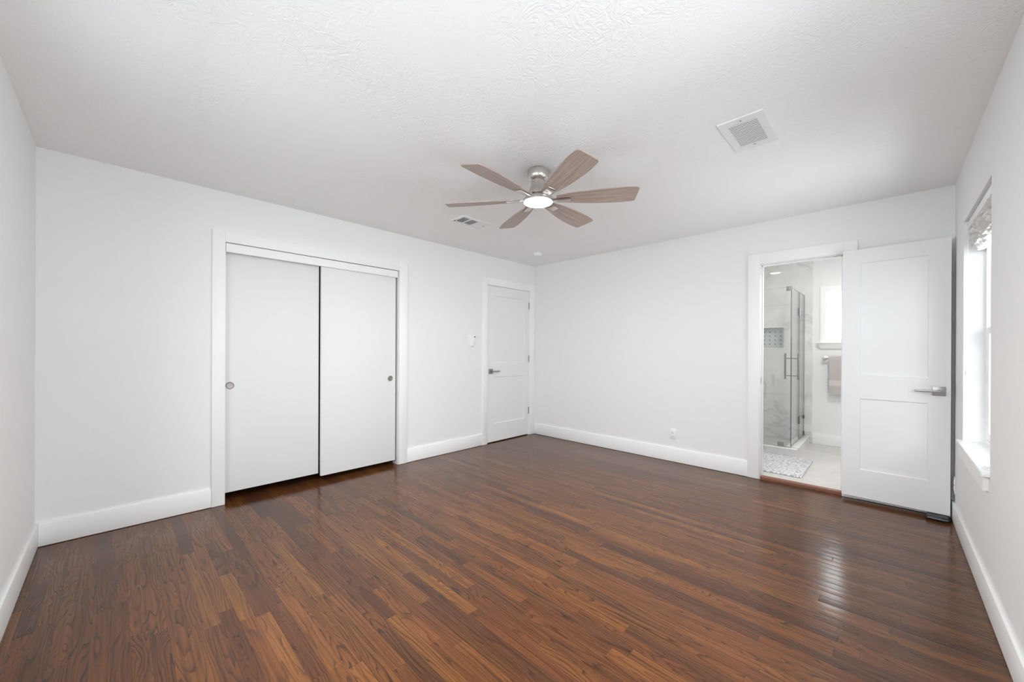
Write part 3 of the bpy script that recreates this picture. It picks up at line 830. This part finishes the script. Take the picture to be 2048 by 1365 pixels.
obj('handle', bm, NICKEL2, gd)
for zz in (0.245, 1.575):
    bm = bmesh.new()
    for s in (-1, 1):
        a, c = sorted((s * 0.0052, s * 0.011)); box(bm, a, c, 0.515, 0.588, zz - 0.045, zz + 0.045, bev=0.002)
    obj('hinge', bm, STEELD, se)
for zz in (0.243, 0.030):
    bm = bmesh.new()
    for s in (-1, 1):
        a, c = sorted((s * 0.0052, s * 0.010)); box(bm, a, c, 0.895, 0.942, zz - 0.024, zz + 0.024, bev=0.002)
    obj('wall_clip', bm, STEELD, se)
bm = bmesh.new()
for s in (-1, 1):
    a, c = sorted((s * 0.0052, s * 0.011)); box(bm, -0.122, -0.064, a, c, 0.006, 0.048, bev=0.002)
obj('glass_clip', bm, NICKEL2, se)
bm = bmesh.new(); box(bm, -0.045, 0.012, -0.011, -0.0052, HG - 0.045, HG + 0.006, bev=0.0015); box(bm, 0.0052, 0.011, -0.0112, 0.045, HG - 0.045, HG + 0.006, bev=0.0015)
box(bm, -0.045, 0.011, -0.005, 0.0052, HG + 0.0005, HG + 0.006); obj('corner_clamp', bm, NICKEL2, se)

# bathroom window with stool and apron
wx = (WB[0] + WB[1]) / 2
w4 = empty('window_4', (wx, BY1, WB[2])); tag(w4, 'frosted bathroom window with white casing', 'window', kind='structure')
hx = (WB[1] - WB[0]) / 2; hz = WB[3] - WB[2]
bm = bmesh.new()
grid_wall(bm, 1, -0.018, 0.0, 0, -hx - 0.060, hx + 0.060, 2, -0.046, hz + 0.070, [(-hx, hx, 0.0, hz)])
obj('casing', bm, TRIM, w4, smooth=0)
bm = bmesh.new(); grid_wall(bm, 1, 0.0, 0.06, 0, -hx, hx, 2, 0.0, hz, [(-hx + 0.012, hx - 0.012, 0.012, hz - 0.012)])
obj('window_frame', bm, VINYL, w4, smooth=0)
obj('pane', B(-hx + 0.010, hx - 0.010, 0.036, 0.042, 0.010, hz - 0.010), FROST, w4, smooth=0)
bm = bmesh.new(); box(bm, -hx - 0.092, hx + 0.092, -0.062, 0.0, -0.054, -0.046, bev=0.002)
b = bmesh.new()
pr = [(-hx - 0.090, -0.054), (hx + 0.090, -0.054), (hx + 0.055, -0.124), (-hx - 0.055, -0.124)]
fr = [b.verts.new((x, -0.055 if z > -0.1 else -0.020, z)) for x, z in pr]; bk = [b.verts.new((x, 0.0, z)) for x, z in pr]
b.faces.new(fr); b.faces.new(list(reversed(bk)))
for i in range(4): b.faces.new((fr[i], bk[i], bk[(i + 1) % 4], fr[(i + 1) % 4]))
bmesh.ops.recalc_face_normals(b, faces=b.faces); join(bm, b)
obj('window_sill', bm, TRIM, w4)
baseboard('baseboard_bathroom', (3.0165, W, BY1 - BT, BY1, BZ + 0.001, BZ + 0.140), 'white baseboard under the towel in the bathroom')

# towel bar and towel
tb = empty('towel_bar', (3.140, BY1, 1.140)); tag(tb, 'chrome towel bar on the bathroom wall', 'towel bar')
bm = bmesh.new(); tube(bm, [(0.0, -0.072, 0.0), (0.61, -0.072, 0.0)], 0.008, 14); obj('rail', bm, CHROME, tb)
for x in (0.0, 0.61):
    bm = bmesh.new()
    lathe(bm, [(0.026, 0.0005), (0.026, 0.006), (0.013, 0.012), (0.011, 0.055), (0.017, 0.062), (0.021, 0.072), (0.017, 0.083), (0.006, 0.088)], 28, mtx=Matrix.Translation((x, 0, 0)) @ Matrix.Rotation(HP, 4, 'X'))
    obj('post', bm, CHROME, tb)
bm = bmesh.new(); b = bmesh.new(); NX = 26
prof = []
for i in range(18): prof.append((-0.0175 - 0.003 * i / 17 , -0.455 + 0.455 * i / 17))
for i in range(1, 8):
    a = math.pi * i / 8; prof.append((-0.0185 * math.cos(a), 0.0185 * math.sin(a)))
for i in range(14): prof.append((0.0185, -0.40 * i / 13))
th = 0.0085
rows = []
for j in range(NX + 1):
    x = 0.37 * j / NX; ro = []
    for k, (yy, zz) in enumerate(prof):
        w = 0.004 * noise.noise(Vector((x * 9, zz * 5, 2.0))) * min(1, abs(zz) * 6)
        ro.append((x + 0.006 * noise.noise(Vector((zz * 6, j * 0.0, 5))), yy - abs(w) if yy < 0 else yy + abs(w) * 0.5, zz))
    rows.append(ro)
vo = [[b.verts.new(p) for p in ro] for ro in rows]
for a, c in zip(vo, vo[1:]):
    for k in range(len(prof) - 1): b.faces.new((a[k], a[k + 1], c[k + 1], c[k]))
bmesh.ops.recalc_face_normals(b, faces=b.faces)
bmesh.ops.solidify(b, geom=b.faces[:], thickness=th)
bmesh.ops.recalc_face_normals(b, faces=b.faces)
join(bm, b)
tag(obj('bath_towel', bm, TOWELM, None, (3.187, BY1 - 0.072, 1.142), smooth=60), 'taupe towel with a pale band hanging from the towel bar', 'towel')

# bath mat
bm = bmesh.new(); box(bm, 2.600, 3.138, 0.185, 0.978, BZ + 0.0005, BZ + 0.016, bev=0.006, seg=3)
tag(obj('bath_mat', bm, RUG, None), 'white bath mat with a grey leaf pattern inside the bathroom doorway', 'bath mat')

# recessed lamp over the shower front
rl = empty('recessed_light', (2.457, 1.118, H)); tag(rl, 'round recessed ceiling lamp in the bathroom, mirrored in the shower tile', 'recessed light')
bm = bmesh.new(); lathe(bm, [(0.088, -0.0005), (0.088, -0.005), (0.072, -0.007)], 40); obj('trim_ring', bm, TRIM, rl)
bm = bmesh.new(); lathe(bm, [(0.070, -0.0072), (0.069, -0.0080)], 40); obj('lens', bm, CANM, rl)
rl_added = empty('recessed_light', (3.50, 0.62, H)); tag(rl_added, 'added unseen ceiling lamp that brightens the bathroom', 'recessed light')  # unseen second lamp, added to light the bathroom
bm = bmesh.new(); lathe(bm, [(0.088, -0.0005), (0.088, -0.005), (0.072, -0.007)], 40); obj('trim_ring', bm, TRIM, rl_added)
bm = bmesh.new(); lathe(bm, [(0.070, -0.0072), (0.069, -0.0080)], 40); obj('lens', bm, CANM_ADDED, rl_added)
